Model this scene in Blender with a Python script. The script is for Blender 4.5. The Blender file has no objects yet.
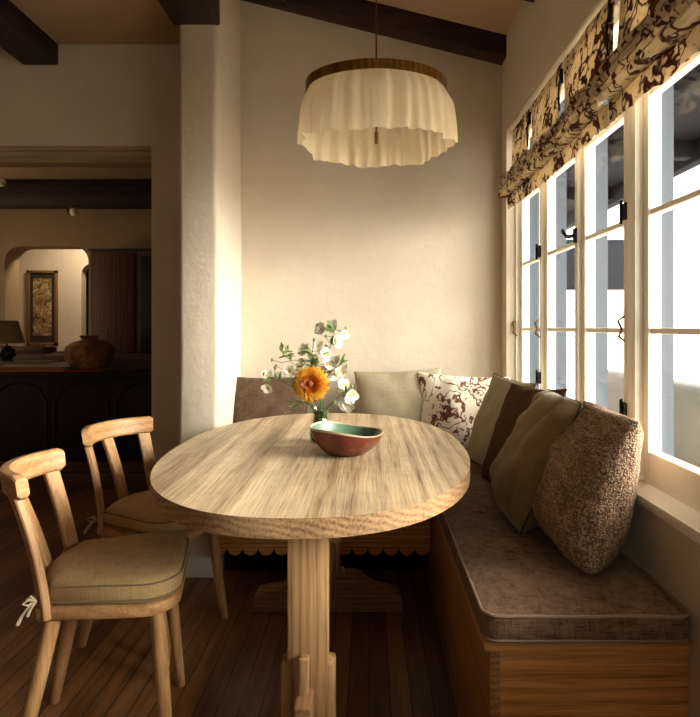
import bpy, bmesh, math, random
from mathutils import Vector, Matrix, noise
from math import sin, cos, pi, radians
random.seed(7)
SC = bpy.context.scene
COL = SC.collection
CAMZ = 1.2

# ---------------------------------------------------------------- camera
cam = bpy.data.cameras.new('camera')
cam.lens = 29.12; cam.sensor_width = 36; cam.sensor_height = 36
cam.shift_x = -19/717; cam.shift_y = -31.5/717
cam.clip_start = 0.02; cam.clip_end = 200
camo = bpy.data.objects.new('camera', cam); COL.objects.link(camo)
camo.location = (0, 0, CAMZ); camo.rotation_euler = (pi/2, 0, 0)
SC.camera = camo

# ---------------------------------------------------------------- world and lights
world = bpy.data.worlds.new('world'); SC.world = world; world.use_nodes = True
bg = world.node_tree.nodes['Background']
bg.inputs['Color'].default_value = (1.0, 0.965, 0.92, 1); bg.inputs['Strength'].default_value = 11.0

def sun(name, direction, strength, angle, col):
    l = bpy.data.lights.new(name, 'SUN'); l.energy = strength; l.angle = radians(angle); l.color = col
    o = bpy.data.objects.new(name, l); COL.objects.link(o)
    o.rotation_euler = Vector(direction).to_track_quat('-Z', 'Y').to_euler(); o.location = (6, 1, 5)
    return o
def area(name, loc, direction, sx, sy, energy, col, portal=False):
    l = bpy.data.lights.new(name, 'AREA'); l.shape = 'RECTANGLE'; l.size = sx; l.size_y = sy; l.energy = energy; l.color = col
    if portal: l.cycles.is_portal = True
    o = bpy.data.objects.new(name, l); COL.objects.link(o)
    o.location = loc; o.rotation_euler = Vector(direction).to_track_quat('-Z', 'Z' if abs(direction[2]) < .9 else 'Y').to_euler()
    return o
sun('soft_daylight', (-1, 0.30, -0.30), 17.5, 42, (1.0, .95, .87))
area('window_portal', (1.02, 2.56, 1.5), (-1, 0, 0), 1.5, 1.6, 1, (1, 1, 1), True)
area('window_portal', (1.02, 0.9, 1.5), (-1, 0, 0), 1.9, 1.6, 1, (1, 1, 1), True)
area('assumed_rear_fill', (-.6, -2.2, 1.7), (0.1, 1, -.12), 2.2, 1.3, 11, (1, .86, .68))  # assumed fill light from behind the camera; the rear wall has no window
area('living_fill_light', (-4.4, 4.9, 1.6), (1, -.1, -.05), 1.6, 1.2, 14, (1, .80, .56))  # added fill to brighten the dim living room, no window there
SC.view_settings.view_transform = 'Standard'; SC.view_settings.look = 'None'
SC.view_settings.exposure = 0.0; SC.view_settings.gamma = 1.0
SC.cycles.max_bounces = 10; SC.cycles.transparent_max_bounces = 16

# ---------------------------------------------------------------- helpers
def link(name, bm, mat, parent=None, loc=None, smooth=True, angle=40):
    me = bpy.data.meshes.new(name); bmesh.ops.recalc_face_normals(bm, faces=bm.faces[:]); bm.to_mesh(me); bm.free()
    if smooth:
        for p in me.polygons: p.use_smooth = True
        try: me.set_sharp_from_angle(angle=radians(angle))
        except Exception: pass
    if isinstance(mat, (list, tuple)):
        for m in mat: me.materials.append(m)
    else: me.materials.append(mat)
    o = bpy.data.objects.new(name, me); COL.objects.link(o)
    if parent: o.parent = parent
    if loc: o.location = loc
    return o
def empty(name, loc=(0, 0, 0), rz=0, parent=None):
    o = bpy.data.objects.new(name, None); COL.objects.link(o); o.location = loc; o.rotation_euler = (0, 0, rz)
    o.empty_display_size = .05
    if parent: o.parent = parent
    return o
def tag(o, label=None, cat=None, group=None, kind=None):
    if label: o['label'] = label
    if cat: o['category'] = cat
    if group: o['group'] = group
    if kind: o['kind'] = kind
    return o
def struct(o, label=None):
    o['kind'] = 'structure'
    if label: o['label'] = label
    return o
def box(bm, x0, x1, y0, y1, z0, z1, bev=0, seg=2, M=None, mi=0):
    t = bmesh.new()
    bmesh.ops.create_cube(t, size=1)
    for v in t.verts:
        v.co = Vector(((x0+x1)/2 + v.co.x*(x1-x0), (y0+y1)/2 + v.co.y*(y1-y0), (z0+z1)/2 + v.co.z*(z1-z0)))
    if bev: bmesh.ops.bevel(t, geom=t.edges[:], offset=bev, segments=seg, affect='EDGES', profile=.5)
    if M is not None: bmesh.ops.transform(t, matrix=M, verts=t.verts[:])
    merge(bm, t, mi); return bm
def merge(bm, t, mi=0):
    vm = {v: bm.verts.new(v.co) for v in t.verts}
    for f in t.faces:
        try: nf = bm.faces.new([vm[v] for v in f.verts]); nf.material_index = mi or f.material_index
        except ValueError: pass
    t.free()
def tube(bm, pts, rad, seg=8, closed=False, cap=True):
    pts = [Vector(p) for p in pts]; n = len(pts)
    rs = rad if isinstance(rad, (list, tuple)) else [rad]*n
    rings = []; prev = None
    for i, p in enumerate(pts):
        a = pts[(i-1) % n] if (closed or i > 0) else p
        b = pts[(i+1) % n] if (closed or i < n-1) else p
        d = (b-a).normalized() if (b-a).length > 1e-9 else Vector((0, 0, 1))
        if prev is None:
            up = Vector((0, 0, 1)) if abs(d.z) < .9 else Vector((1, 0, 0))
            u = d.cross(up).normalized()
        else:
            u = (prev - d*prev.dot(d))
            u = u.normalized() if u.length > 1e-6 else d.orthogonal().normalized()
        w = d.cross(u); prev = u
        rings.append([bm.verts.new(p + (u*cos(2*pi*k/seg) + w*sin(2*pi*k/seg))*rs[i]) for k in range(seg)])
    m = n if closed else n-1
    for i in range(m):
        A, Bq = rings[i], rings[(i+1) % n]
        for k in range(seg):
            bm.faces.new((A[k], A[(k+1) % seg], Bq[(k+1) % seg], Bq[k]))
    if cap and not closed:
        bm.faces.new(rings[0][::-1]); bm.faces.new(rings[-1])
    return bm
def lathe(bm, prof, seg=48, fx=1, fy=1, cx=0, cy=0, fn=None):
    rings = []
    for (r, z) in prof:
        if r < 1e-6: rings.append([bm.verts.new((cx, cy, z))]); continue
        ring = []
        for k in range(seg):
            a = 2*pi*k/seg; p = Vector((cx + r*cos(a)*fx, cy + r*sin(a)*fy, z))
            if fn: p = fn(p, a)
            ring.append(bm.verts.new(p))
        rings.append(ring)
    for A, Bq in zip(rings, rings[1:]):
        for k in range(seg):
            k2 = (k+1) % seg
            if len(A) == 1 and len(Bq) == 1: continue
            if len(A) == 1: bm.faces.new((A[0], Bq[k2], Bq[k]))
            elif len(Bq) == 1: bm.faces.new((A[k], A[k2], Bq[0]))
            else: bm.faces.new((A[k], A[k2], Bq[k2], Bq[k]))
    return bm
def prism(bm, poly, h0, h1, axis='z', bev=0, seg=2):
    """poly: 2D outline; extruded along axis from h0 to h1. axis z: (x,y); y: (x,z); x: (y,z)"""
    t = bmesh.new()
    def P(a, b, h): return (a, b, h) if axis == 'z' else ((a, h, b) if axis == 'y' else (h, a, b))
    A = [t.verts.new(P(a, b, h0)) for a, b in poly]; Bq = [t.verts.new(P(a, b, h1)) for a, b in poly]
    n = len(poly)
    t.faces.new(A[::-1]); t.faces.new(Bq)
    for i in range(n): t.faces.new((A[i], A[(i+1) % n], Bq[(i+1) % n], Bq[i]))
    if bev:
        es = [e for e in t.edges if (e.verts[0] in A and e.verts[1] in A) or (e.verts[0] in Bq and e.verts[1] in Bq)]
        bmesh.ops.bevel(t, geom=es, offset=bev, segments=seg, affect='EDGES', profile=.5)
    merge(bm, t); return bm
def nz(p, s=1.0, off=0.0): return noise.noise(Vector((p[0]*s+off, p[1]*s+off*1.3, p[2]*s-off)))

# ---------------------------------------------------------------- materials
def hexc(r, g, b):
    f = lambda c: (c/255/12.92) if c/255 <= .04045 else ((c/255+.055)/1.055)**2.4
    return (f(r), f(g), f(b), 1)
class NT:
    def __init__(s, name):
        s.m = bpy.data.materials.new(name); s.m.use_nodes = True; s.t = s.m.node_tree; s.n = s.t.nodes
        s.b = s.n['Principled BSDF']; s.out = s.n['Material Output']
        s.tc = s.n.new('ShaderNodeTexCoord')
    def node(s, typ, **kw):
        n = s.n.new(typ)
        for k, v in kw.items():
            if k.startswith('_'): setattr(n, k[1:], v)
            else: n.inputs[k.replace('__', ' ')].default_value = v
        return n
    def l(s, a, b): s.t.links.new(a, b)
    def mapping(s, scale=(1, 1, 1), rot=(0, 0, 0), loc=(0, 0, 0), src='Object'):
        mp = s.n.new('ShaderNodeMapping'); mp.inputs['Scale'].default_value = scale; mp.inputs['Rotation'].default_value = rot; mp.inputs['Location'].default_value = loc
        s.l(s.tc.outputs[src], mp.inputs['Vector']); return mp.outputs[0]
    def ramp(s, fac, stops):
        r = s.n.new('ShaderNodeValToRGB'); e = r.color_ramp.elements
        while len(e) < len(stops): e.new(.5)
        for x, (p, c) in zip(e, stops): x.position = p; x.color = c
        s.l(fac, r.inputs[0]); return r.outputs[0]
    def mix(s, fac, a, b, mode='MIX'):
        m = s.n.new('ShaderNodeMixRGB'); m.blend_type = mode
        for sock, v in ((m.inputs[0], fac), (m.inputs[1], a), (m.inputs[2], b)):
            if hasattr(v, 'links'): s.l(v, sock)
            else: sock.default_value = v
        return m.outputs[0]
    def bump(s, h, strength=.3, dist=.01, normal=None):
        b = s.n.new('ShaderNodeBump'); b.inputs['Strength'].default_value = strength; b.inputs['Distance'].default_value = dist
        s.l(h, b.inputs['Height'])
        if normal is not None: s.l(normal, b.inputs['Normal'])
        s.l(b.outputs[0], s.b.inputs['Normal']); return b.outputs[0]
    def rough(s, v): s.b.inputs['Roughness'].default_value = v
def plain(name, c, rough=.5, metal=0, spec=.5):
    M = NT(name); M.b.inputs['Base Color'].default_value = c; M.rough(rough); M.b.inputs['Metallic'].default_value = metal
    M.b.inputs['Specular IOR Level'].default_value = spec
    nn = M.node('ShaderNodeTexNoise', Scale=60.0, Detail=3.0); M.l(M.mapping(), nn.inputs['Vector']); M.bump(nn.outputs[0], .06, .004)
    return M.m
def plaster(name, c, c2=None):
    M = NT(name); v = M.mapping()
    n1 = M.node('ShaderNodeTexNoise', Scale=2.2, Detail=5.0, Roughness=.6); M.l(v, n1.inputs['Vector'])
    n2 = M.node('ShaderNodeTexNoise', Scale=38.0, Detail=4.0); M.l(v, n2.inputs['Vector'])
    c2 = c2 or tuple(x*.86 for x in c[:3])+(1,)
    M.l(M.ramp(n1.outputs[0], [(.3, c2), (.7, c)]), M.b.inputs['Base Color']); M.rough(.9); M.b.inputs['Specular IOR Level'].default_value = .15
    a = M.node('ShaderNodeMath', _operation='MULTIPLY'); a.inputs[1].default_value = .12; M.l(n2.outputs[0], a.inputs[0])
    b = M.node('ShaderNodeMath', _operation='ADD'); M.l(n1.outputs[0], b.inputs[0]); M.l(a.outputs[0], b.inputs[1])
    M.bump(b.outputs[0], .35, .03)
    return M.m
def wood(name, dark, mid, light, axis='y', scale=1.0, rough=.5, ring=6.0, bump=.25, contrast=1.0, spec=.3, wornamt=0.0):
    """grain runs along `axis`; ring growth shows on end faces"""
    M = NT(name)
    st = {'x': (.028, 1, 1), 'y': (1, .028, 1), 'z': (1, 1, .028)}[axis]
    v = M.mapping(tuple(q*scale for q in st))
    warp = M.node('ShaderNodeTexNoise', Scale=2.5, Detail=3.0); M.l(v, warp.inputs['Vector'])
    vv = M.mix(.12, v, warp.outputs['Color'], 'ADD')
    w = M.node('ShaderNodeTexWave', Scale=ring, Distortion=2.5, Detail=3.0); w.wave_type = 'RINGS'; w.rings_direction = axis.upper()
    w.inputs['Detail Scale'].default_value = 1.5
    off = M.n.new('ShaderNodeVectorMath'); off.operation = 'ADD'; off.inputs[1].default_value = (.31, .23, .42); M.l(vv, off.inputs[0]); M.l(off.outputs[0], w.inputs['Vector'])
    fine = M.node('ShaderNodeTexNoise', Scale=70.0, Detail=4.0, Roughness=.7); M.l(v, fine.inputs['Vector'])
    big = M.node('ShaderNodeTexNoise', Scale=5.0, Detail=2.0); M.l(v, big.inputs['Vector'])
    c = M.ramp(w.outputs['Fac'], [(0, dark), (.45*contrast, mid), (1, light)])
    c = M.mix(.6, c, M.ramp(fine.outputs[0], [(.36, dark), (.47, mid), (.62, light)]))
    c = M.mix(.3, c, M.ramp(big.outputs[0], [(.3, dark), (.5, mid), (.75, light)]))
    if wornamt:
        wn = M.node('ShaderNodeTexNoise', Scale=3.0, Detail=6.0, Roughness=.7); M.l(M.mapping(), wn.inputs['Vector'])
        c = M.mix(M.ramp(wn.outputs[0], [(.45, (0, 0, 0, 1)), (.7, (wornamt,)*3+(1,))]), c, tuple(x*.45 for x in dark[:3])+(1,))
    M.l(c, M.b.inputs['Base Color']); M.rough(rough); M.b.inputs['Specular IOR Level'].default_value = spec
    M.bump(fine.outputs[0], bump, .003)
    return M.m
def fabric(name, c, c2=None, weave=260.0, bump=.5, fleck=.35, rough=.95, trans=0.0, sheen=.05, slub=0.0):
    M = NT(name); v = M.mapping()
    c2 = c2 or tuple(x*.55 for x in c[:3])+(1,)
    outs = []
    for sc in ((1, .12, .12), (.12, 1, .12), (.12, .12, 1)):
        n = M.node('ShaderNodeTexNoise', Scale=weave, Detail=2.0); M.l(M.mapping(sc), n.inputs['Vector']); outs.append(n.outputs[0])
    a = M.node('ShaderNodeMath', _operation='ADD'); M.l(outs[0], a.inputs[0]); M.l(outs[1], a.inputs[1])
    b = M.node('ShaderNodeMath', _operation='ADD'); M.l(a.outputs[0], b.inputs[0]); M.l(outs[2], b.inputs[1])
    d = M.node('ShaderNodeMath', _operation='DIVIDE'); d.inputs[1].default_value = 3; M.l(b.outputs[0], d.inputs[0])
    h = d.outputs[0]
    if slub:
        vo = M.node('ShaderNodeTexVoronoi', Scale=slub); M.l(v, vo.inputs['Vector'])
        mm = M.node('ShaderNodeMath', _operation='MULTIPLY_ADD'); mm.inputs[1].default_value = -.5; M.l(vo.outputs['Distance'], mm.inputs[0]); M.l(h, mm.inputs[2])
        h = mm.outputs[0]
    lo = .5-.18*(1 if not slub else 2.2); 
    col = M.ramp(h, [(max(0, lo+(.0 if not slub else .05)), c2), (.56 if not slub else .5, c)])
    col = M.mix(1-fleck, col, c)
    M.l(col, M.b.inputs['Base Color']); M.rough(rough); M.b.inputs['Specular IOR Level'].default_value = .1
    M.b.inputs['Sheen Weight'].default_value = sheen; M.b.inputs['Sheen Roughness'].default_value = .5
    M.bump(h, bump, .004 if not slub else .008)
    if trans:
        tr = M.n.new('ShaderNodeBsdfTranslucent'); M.l(col, tr.inputs[0]) ; mx = M.n.new('ShaderNodeMixShader'); mx.inputs[0].default_value = trans
        M.l(M.b.outputs[0], mx.inputs[1]); M.l(tr.outputs[0], mx.inputs[2]); M.l(mx.outputs[0], M.out.inputs['Surface'])
    return M.m
def floral(name, base, ink, scale=9.0, thr=.07, trans=0.0, leafthr=.6, fillc=None):
    """branching blossom print: thin warped vines, leaves and flower blots"""
    M = NT(name); v = M.mapping()
    wp = M.node('ShaderNodeTexNoise', Scale=scale*.55, Detail=3.0); M.l(v, wp.inputs['Vector'])
    vv = M.mix(.35, v, wp.outputs['Color'], 'ADD')
    a = M.node('ShaderNodeTexNoise', Scale=scale*.8, Detail=1.0); M.l(vv, a.inputs['Vector'])
    s1 = M.node('ShaderNodeMath', _operation='SUBTRACT'); s1.inputs[1].default_value = .5; M.l(a.outputs[0], s1.inputs[0])
    s2 = M.node('ShaderNodeMath', _operation='ABSOLUTE'); M.l(s1.outputs[0], s2.inputs[0])
    vine = M.ramp(s2.outputs[0], [(thr*.22, (1, 1, 1, 1)), (thr*.4, (0, 0, 0, 1))])
    vo = M.node('ShaderNodeTexVoronoi', Scale=scale*2.2, Randomness=1.0); M.l(vv, vo.inputs['Vector'])
    bl = M.ramp(vo.outputs['Distance'], [(.24, (1, 1, 1, 1)), (.3, (0, 0, 0, 1))])
    msk = M.node('ShaderNodeTexNoise', Scale=scale*.7, Detail=2.0); M.l(M.mapping(loc=(3, 1, 2)), msk.inputs['Vector'])
    mk = M.ramp(msk.outputs[0], [(leafthr-.1, (0, 0, 0, 1)), (leafthr-.04, (1, 1, 1, 1))])
    blm = M.mix(1.0, bl, mk, 'MULTIPLY')
    fac = M.mix(1.0, vine, blm, 'LIGHTEN')
    shade = M.node('ShaderNodeTexNoise', Scale=scale*6); M.l(v, shade.inputs['Vector'])
    inkc = M.mix(shade.outputs[0], ink, tuple(min(1, x*2.2) for x in ink[:3])+(1,))
    col = M.mix(fac, base, inkc)
    M.l(col, M.b.inputs['Base Color']); M.rough(.9); M.b.inputs['Specular IOR Level'].default_value = .1
    wv = M.node('ShaderNodeTexNoise', Scale=300.0); M.l(v, wv.inputs['Vector']); M.bump(wv.outputs[0], .25, .003)
    if trans:
        tr = M.n.new('ShaderNodeBsdfTranslucent'); M.l(col, tr.inputs[0]); mx = M.n.new('ShaderNodeMixShader'); mx.inputs[0].default_value = trans
        M.l(M.b.outputs[0], mx.inputs[1]); M.l(tr.outputs[0], mx.inputs[2]); M.l(mx.outputs[0], M.out.inputs['Surface'])
    return M.m

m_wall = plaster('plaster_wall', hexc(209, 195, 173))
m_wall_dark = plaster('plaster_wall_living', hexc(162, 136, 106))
m_ceil = plaster('plaster_ceiling', hexc(186, 158, 126))
m_beam = wood('beam_wood', hexc(22, 12, 8), hexc(44, 24, 15), hexc(66, 38, 24), 'y', 1.2, .6, bump=.5)
m_beamx = wood('beam_wood_across', hexc(24, 13, 8), hexc(48, 27, 17), hexc(74, 44, 28), 'x', 1.2, .6, bump=.5)
m_table = wood('bleached_table_wood', hexc(92, 66, 42), hexc(196, 164, 122), hexc(232, 210, 174), 'y', 2.0, .42, ring=7, bump=.3, wornamt=.35, spec=.4)
m_table_leg = wood('table_leg_wood', hexc(84, 56, 32), hexc(166, 126, 82), hexc(200, 160, 112), 'z', 2.2, .5, ring=7, bump=.3)
m_table_ftx = wood('table_foot_wood', hexc(92, 60, 36), hexc(140, 98, 64), hexc(176, 134, 94), 'x', 2.2, .5, ring=7, bump=.3)
m_table_sty = wood('table_stretcher_wood', hexc(92, 60, 36), hexc(140, 98, 64), hexc(176, 134, 94), 'y', 2.2, .5, ring=7, bump=.3)
m_chair = wood('chair_beech', hexc(122, 86, 52), hexc(166, 124, 80), hexc(192, 150, 102), 'z', 2.0, .42, ring=4, bump=.12)
m_chair_y = wood('chair_beech_across', hexc(126, 88, 52), hexc(170, 126, 80), hexc(196, 154, 106), 'y', 2.0, .42, ring=4, bump=.12)
m_bench = wood('bench_oak', hexc(80, 44, 18), hexc(196, 134, 72), hexc(226, 168, 100), 'x', 2.6, .55, ring=7, bump=.4)
m_bench_y = wood('bench_oak_long', hexc(72, 46, 24), hexc(156, 108, 64), hexc(186, 138, 88), 'y', 2.6, .55, ring=7, bump=.4)
m_white = plain('window_cream_paint', hexc(247, 241, 226), .45)
m_sill = plain('sill_paint', hexc(246, 240, 226), .5)
m_slate = plain('exterior_slate_paint', hexc(46, 54, 64), .6)
m_iron = plain('black_iron', hexc(22, 19, 17), .45, .6)
m_brass = wood('aged_brass', hexc(86, 58, 22), hexc(140, 100, 44), hexc(176, 134, 66), 'z', 3, .32); m_brass.node_tree.nodes['Principled BSDF'].inputs['Metallic'].default_value = .85
m_shade = fabric('lamp_gauze', hexc(240, 222, 188), hexc(222, 200, 162), 300, .2, .3, trans=.42)
m_cushion = fabric('bench_tweed', hexc(134, 106, 84), hexc(52, 36, 27), 240, .9, .95)
m_piping = plain('cushion_piping', hexc(148, 126, 108), .8)
m_lpipe = plain('linen_piping', hexc(112, 90, 60), .8)
m_chaircush = fabric('chair_linen', hexc(174, 144, 100), hexc(132, 104, 66), 200, .5, .7)
m_cord = plain('dark_cord', hexc(58, 42, 28), .8)
m_tie = fabric('tie_ribbon', hexc(176, 160, 130), None, 300, .3, .3)
m_p_brown = fabric('brown_linen', hexc(94, 73, 55), hexc(56, 42, 31), 230, .6, .8)
m_p_sage = fabric('sage_linen', hexc(152, 139, 112), hexc(122, 110, 86), 260, .4, .5)
m_p_dark = fabric('dark_brown_velvet', hexc(78, 51, 30), hexc(48, 32, 19), 240, .5, .8, sheen=0)
m_p_olive = fabric('olive_velvet', hexc(126, 104, 72), hexc(96, 78, 52), 260, .3, .5, sheen=.15)
m_p_nubby = fabric('nubby_boucle', hexc(188, 158, 128), hexc(88, 64, 48), 150, 1.0, .9, slub=190)
m_p_floral = floral('floral_pillow_cloth', hexc(228, 216, 194), hexc(88, 56, 42), 13.0, .12, 0, .58)
m_blind = floral('blind_floral_cloth', hexc(218, 200, 168), hexc(76, 48, 36), 12.0, .12, .36, .57)
m_vase = plain('green_glaze', hexc(58, 72, 40), .2)
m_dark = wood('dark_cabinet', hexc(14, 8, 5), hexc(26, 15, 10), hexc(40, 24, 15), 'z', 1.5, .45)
m_door = wood('dark_door_wood', hexc(48, 29, 16), hexc(84, 54, 30), hexc(112, 74, 42), 'z', 1.5, .5)
m_grass = plain('stem_green', hexc(86, 104, 52), .6)
m_leaf = plain('leaf_green', hexc(104, 124, 62), .55)
m_bud = plain('bud_green', hexc(130, 138, 78), .55)
m_petal = plain('white_petal', hexc(250, 244, 226), .6); m_petal.node_tree.nodes['Principled BSDF'].inputs['Subsurface Weight'].default_value = 0
m_yellow = plain('petal_throat', hexc(226, 206, 96), .6)

def floor_mat():
    M = NT('oak_floor'); v = M.mapping((1, 1, 1), (0, 0, pi/2))
    br = M.node('ShaderNodeTexBrick', Scale=1.0); br.offset = .37; br.inputs['Mortar Size'].default_value = .0022; br.inputs['Brick Width'].default_value = 1.3; br.inputs['Row Height'].default_value = .068
    br.inputs['Color1'].default_value = (0, 0, 0, 1); br.inputs['Color2'].default_value = (1, 1, 1, 1); br.inputs['Mortar'].default_value = (.5, .5, .5, 1); br.inputs['Mortar Smooth'].default_value = .3
    M.l(v, br.inputs['Vector'])
    g = M.node('ShaderNodeTexNoise', Scale=30.0, Detail=5.0, Roughness=.65); M.l(M.mapping((1, .07, 1)), g.inputs['Vector'])
    base = M.ramp(br.outputs['Color'], [(0, hexc(108, 68, 39)), (1, hexc(156, 106, 64))])
    gr = M.ramp(g.outputs[0], [(.3, (.45, .45, .45, 1)), (.65, (1.1, 1.1, 1.1, 1))])
    c = M.mix(1.0, base, gr, 'MULTIPLY')
    c = M.mix(br.outputs['Fac'], c, hexc(22, 12, 8))
    M.l(c, M.b.inputs['Base Color']); M.rough(.38); M.b.inputs['Specular IOR Level'].default_value = .4
    M.bump(g.outputs[0], .15, .003)
    return M.m
m_floor = floor_mat()
def glass_mat():
    M = NT('window_glass'); M.n.remove(M.b)
    tr = M.n.new('ShaderNodeBsdfTransparent'); tr.inputs[0].default_value = (.96, .97, .96, 1)
    gl = M.n.new('ShaderNodeBsdfGlossy'); gl.inputs['Roughness'].default_value = .02
    mx = M.n.new('ShaderNodeMixShader'); mx.inputs[0].default_value = .035; M.l(tr.outputs[0], mx.inputs[1]); M.l(gl.outputs[0], mx.inputs[2]); M.l(mx.outputs[0], M.out.inputs['Surface'])
    return M.m
m_glass = glass_mat()

# ---------------------------------------------------------------- room shell
WX = .77          # inner face of window wall
SX = .84          # sash plane
BY = 3.36         # back wall of nook
HY = 3.20         # header wall towards the living room
def ceil_z(x): return 2.835 + .25*(WX-x)
bm = bmesh.new(); box(bm, -4.6, 1.02, -2.6, 7.6, -.12, 0); struct(link('floor', bm, m_floor, smooth=False))
# back wall (subdivided, gently uneven)
bm = bmesh.new(); prism(bm, [(-.75, 0), (1.02, 0), (1.02, 3.4), (-.75, 3.4)], BY, BY+.18, 'y'); struct(link('wall_back', bm, m_wall, smooth=False))
# window wall: piece below sill, above head, pier far end, pier near end
bm = bmesh.new()
W0, W1 = -.05, 3.248
box(bm, WX, 1.02, -2.6, BY+.1, 0, .694)
box(bm, WX, 1.02, -2.6, BY+.1, 2.30, 3.6)
box(bm, WX, 1.02, W1, BY+.1, .694, 2.30)
box(bm, WX, 1.02, -2.6, W0, .694, 2.30)
struct(link('wall_right', bm, m_wall, smooth=False))
# pier, with gently wavering rounded corners
def pier():
    bm = bmesh.new(); rings = []
    x0, x1, y0, y1 = -.912, -.725, 2.784, BY+.18
    rad = .022
    for iz in range(0, 67):
        z = iz*.05; ring = []
        def corner(cx, cy, a0):
            for k in range(5):
                a = a0 + k*pi/8
                ring.append((cx+rad*cos(a), cy+rad*sin(a)))
        corner(x0+rad, y0+rad, pi); corner(x1-rad, y0+rad, 1.5*pi)
        ring.append((x1-.008, y0+.3)); ring.append((x1-.02, y1)); ring.append((x0, y1)); ring.append((x0, y0+.3))
        rings.append([bm.verts.new((x + .014*noise.noise(Vector((x*2, y*2, z*1.7+5))), y + .012*noise.noise(Vector((x*2+9, y*2, z*1.7))), z)) for x, y in ring])
    for A, Bq in zip(rings, rings[1:]):
        n = len(A)
        for k in range(n): bm.faces.new((A[k], A[(k+1) % n], Bq[(k+1) % n], Bq[k]))
    bm.faces.new(rings[-1])
    return bm
struct(link('wall_pier', pier(), m_wall))
bm = bmesh.new(); box(bm, -.925, -.712, 2.770, 2.86, 0, .10, .006); struct(link('baseboard_pier', bm, plain('baseboard_white', hexc(226, 220, 208), .5)))
# wall above the long beam between low and high ceilings
bm = bmesh.new(); box(bm, -.93, -.74, -2.6, 2.80, 2.80, 3.6); struct(link('wall_upper', bm, m_wall, smooth=False))
# header wall with opening to living room
bm = bmesh.new()
box(bm, -1.20, -.90, HY, HY+.25, 0, 2.80); box(bm, -4.6, -1.20, HY, HY+.25, 2.175, 2.80); struct(link('wall_header', bm, m_wall, smooth=False))
bm = bmesh.new(); box(bm, -4.5, -1.20, HY-.012, HY+.02, 2.172, 2.197, .004); box(bm, -4.5, -1.20, HY+.12, HY+.24, 2.145, 2.176, .004)
struct(link('trim_1', bm, m_wall_dark))
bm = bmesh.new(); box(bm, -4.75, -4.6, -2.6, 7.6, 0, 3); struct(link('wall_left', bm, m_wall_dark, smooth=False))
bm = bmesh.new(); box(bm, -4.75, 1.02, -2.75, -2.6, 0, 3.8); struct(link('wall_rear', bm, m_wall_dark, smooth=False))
bm = bmesh.new(); box(bm, -4.6, -.90, -2.6, HY+.25, 2.76, 2.9); struct(link('ceiling', bm, m_ceil, smooth=False))
bm = bmesh.new(); prism(bm, [(-1.0, ceil_z(-1.0)), (1.02, ceil_z(1.02)), (1.02, ceil_z(1.02)+.15), (-1.0, ceil_z(-1.0)+.15)], -2.6, BY+.18, 'y'); struct(link('ceiling_sloped', bm, m_ceil, smooth=False))
# living room shell
LY = 6.10
bm = bmesh.new()
AX0, AX1, AZ = -3.83, -2.95, 2.05
def arch_poly(x0, x1, z0, z1, r, n=7):
    p = [(x0, z0)]
    for k in range(n): a = pi - k*(pi/2)/(n-1); p.append((x0+r+r*cos(a), z1-r+r*sin(a)))
    for k in range(n): a = pi/2 - k*(pi/2)/(n-1); p.append((x1-r+r*cos(a), z1-r+r*sin(a)))
    p.append((x1, z0)); return p
def wall_with_arch(x0, x1, z1, ax0, ax1, az, r, y0, y1):
    bm = bmesh.new(); ap = arch_poly(ax0, ax1, 0, az, r)
    # strips between arch outline and the top edge, plus two flanks
    prism(bm, [(x0, 0), (ax0, 0), (ax0, z1), (x0, z1)], y0, y1, 'y'); prism(bm, [(ax1, 0), (x1, 0), (x1, z1), (ax1, z1)], y0, y1, 'y')
    for (a, b), (c, d) in zip(ap[1:-1], ap[2:-1]):
        if c-a > 1e-5: prism(bm, [(a, b), (c, d), (c, z1), (a, z1)], y0, y1, 'y')
    return bm
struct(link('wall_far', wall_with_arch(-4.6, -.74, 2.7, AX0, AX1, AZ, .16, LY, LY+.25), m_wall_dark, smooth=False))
struct(link('wall_hall', wall_with_arch(-4.6, -.74, 2.7, -3.62, -3.10, 2.0, .14, 7.30, 7.42), m_wall, smooth=False))
bm = bmesh.new(); box(bm, -4.6, -.74, 7.6, 7.7, 0, 2.7); struct(link('wall_hall_end', bm, m_dark, smooth=False))
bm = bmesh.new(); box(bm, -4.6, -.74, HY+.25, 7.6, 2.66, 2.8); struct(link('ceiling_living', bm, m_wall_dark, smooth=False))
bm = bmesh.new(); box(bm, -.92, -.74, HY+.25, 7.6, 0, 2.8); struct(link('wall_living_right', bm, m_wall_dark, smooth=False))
bm = bmesh.new(); box(bm, -4.6, -.92, 5.68, 5.86, 2.39, 2.62, .01)
tag(link('ceiling_beam', bm, m_beamx), 'nearly black beam crossing the dim living room ceiling beyond the opening', 'beam', 'dark ceiling beams')

# beams
def beam(bmx, mat, label):
    return tag(link('ceiling_beam', bmx, mat), label, 'beam', 'dark ceiling beams')
bm = bmesh.new(); box(bm, -.945, -.718, -2.6, 2.80, 2.65, 2.86, .012)
for v in bm.verts: v.co += Vector((nz(v.co, 3)*.006, 0, 0))
beam(bm, m_beam, 'dark brown beam ending on top of the white plaster pier')
bm = bmesh.new(); box(bm, -1.912, -1.714, -2.6, HY+.01, 2.645, 2.765, .012); beam(bm, m_beam, 'dark brown beam at the upper left corner, running to the wall over the opening')
def rafter(y0, y1, label, d=.12):
    bm = bmesh.new(); t = .012
    prism(bm, [(-.75, ceil_z(-.75)-d), (WX+.01, ceil_z(WX+.01)-d), (WX+.01, ceil_z(WX+.01)+.02), (-.75, ceil_z(-.75)+.02)], y0, y1, 'y', .01)
    beam(bm, m_beamx, label)
rafter(BY-.11, BY+.01, 'dark brown sloping rafter set against the back wall behind the lamp')
rafter(2.58, 2.72, 'dark rafter corner just showing at the top edge left of the blinds')

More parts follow.
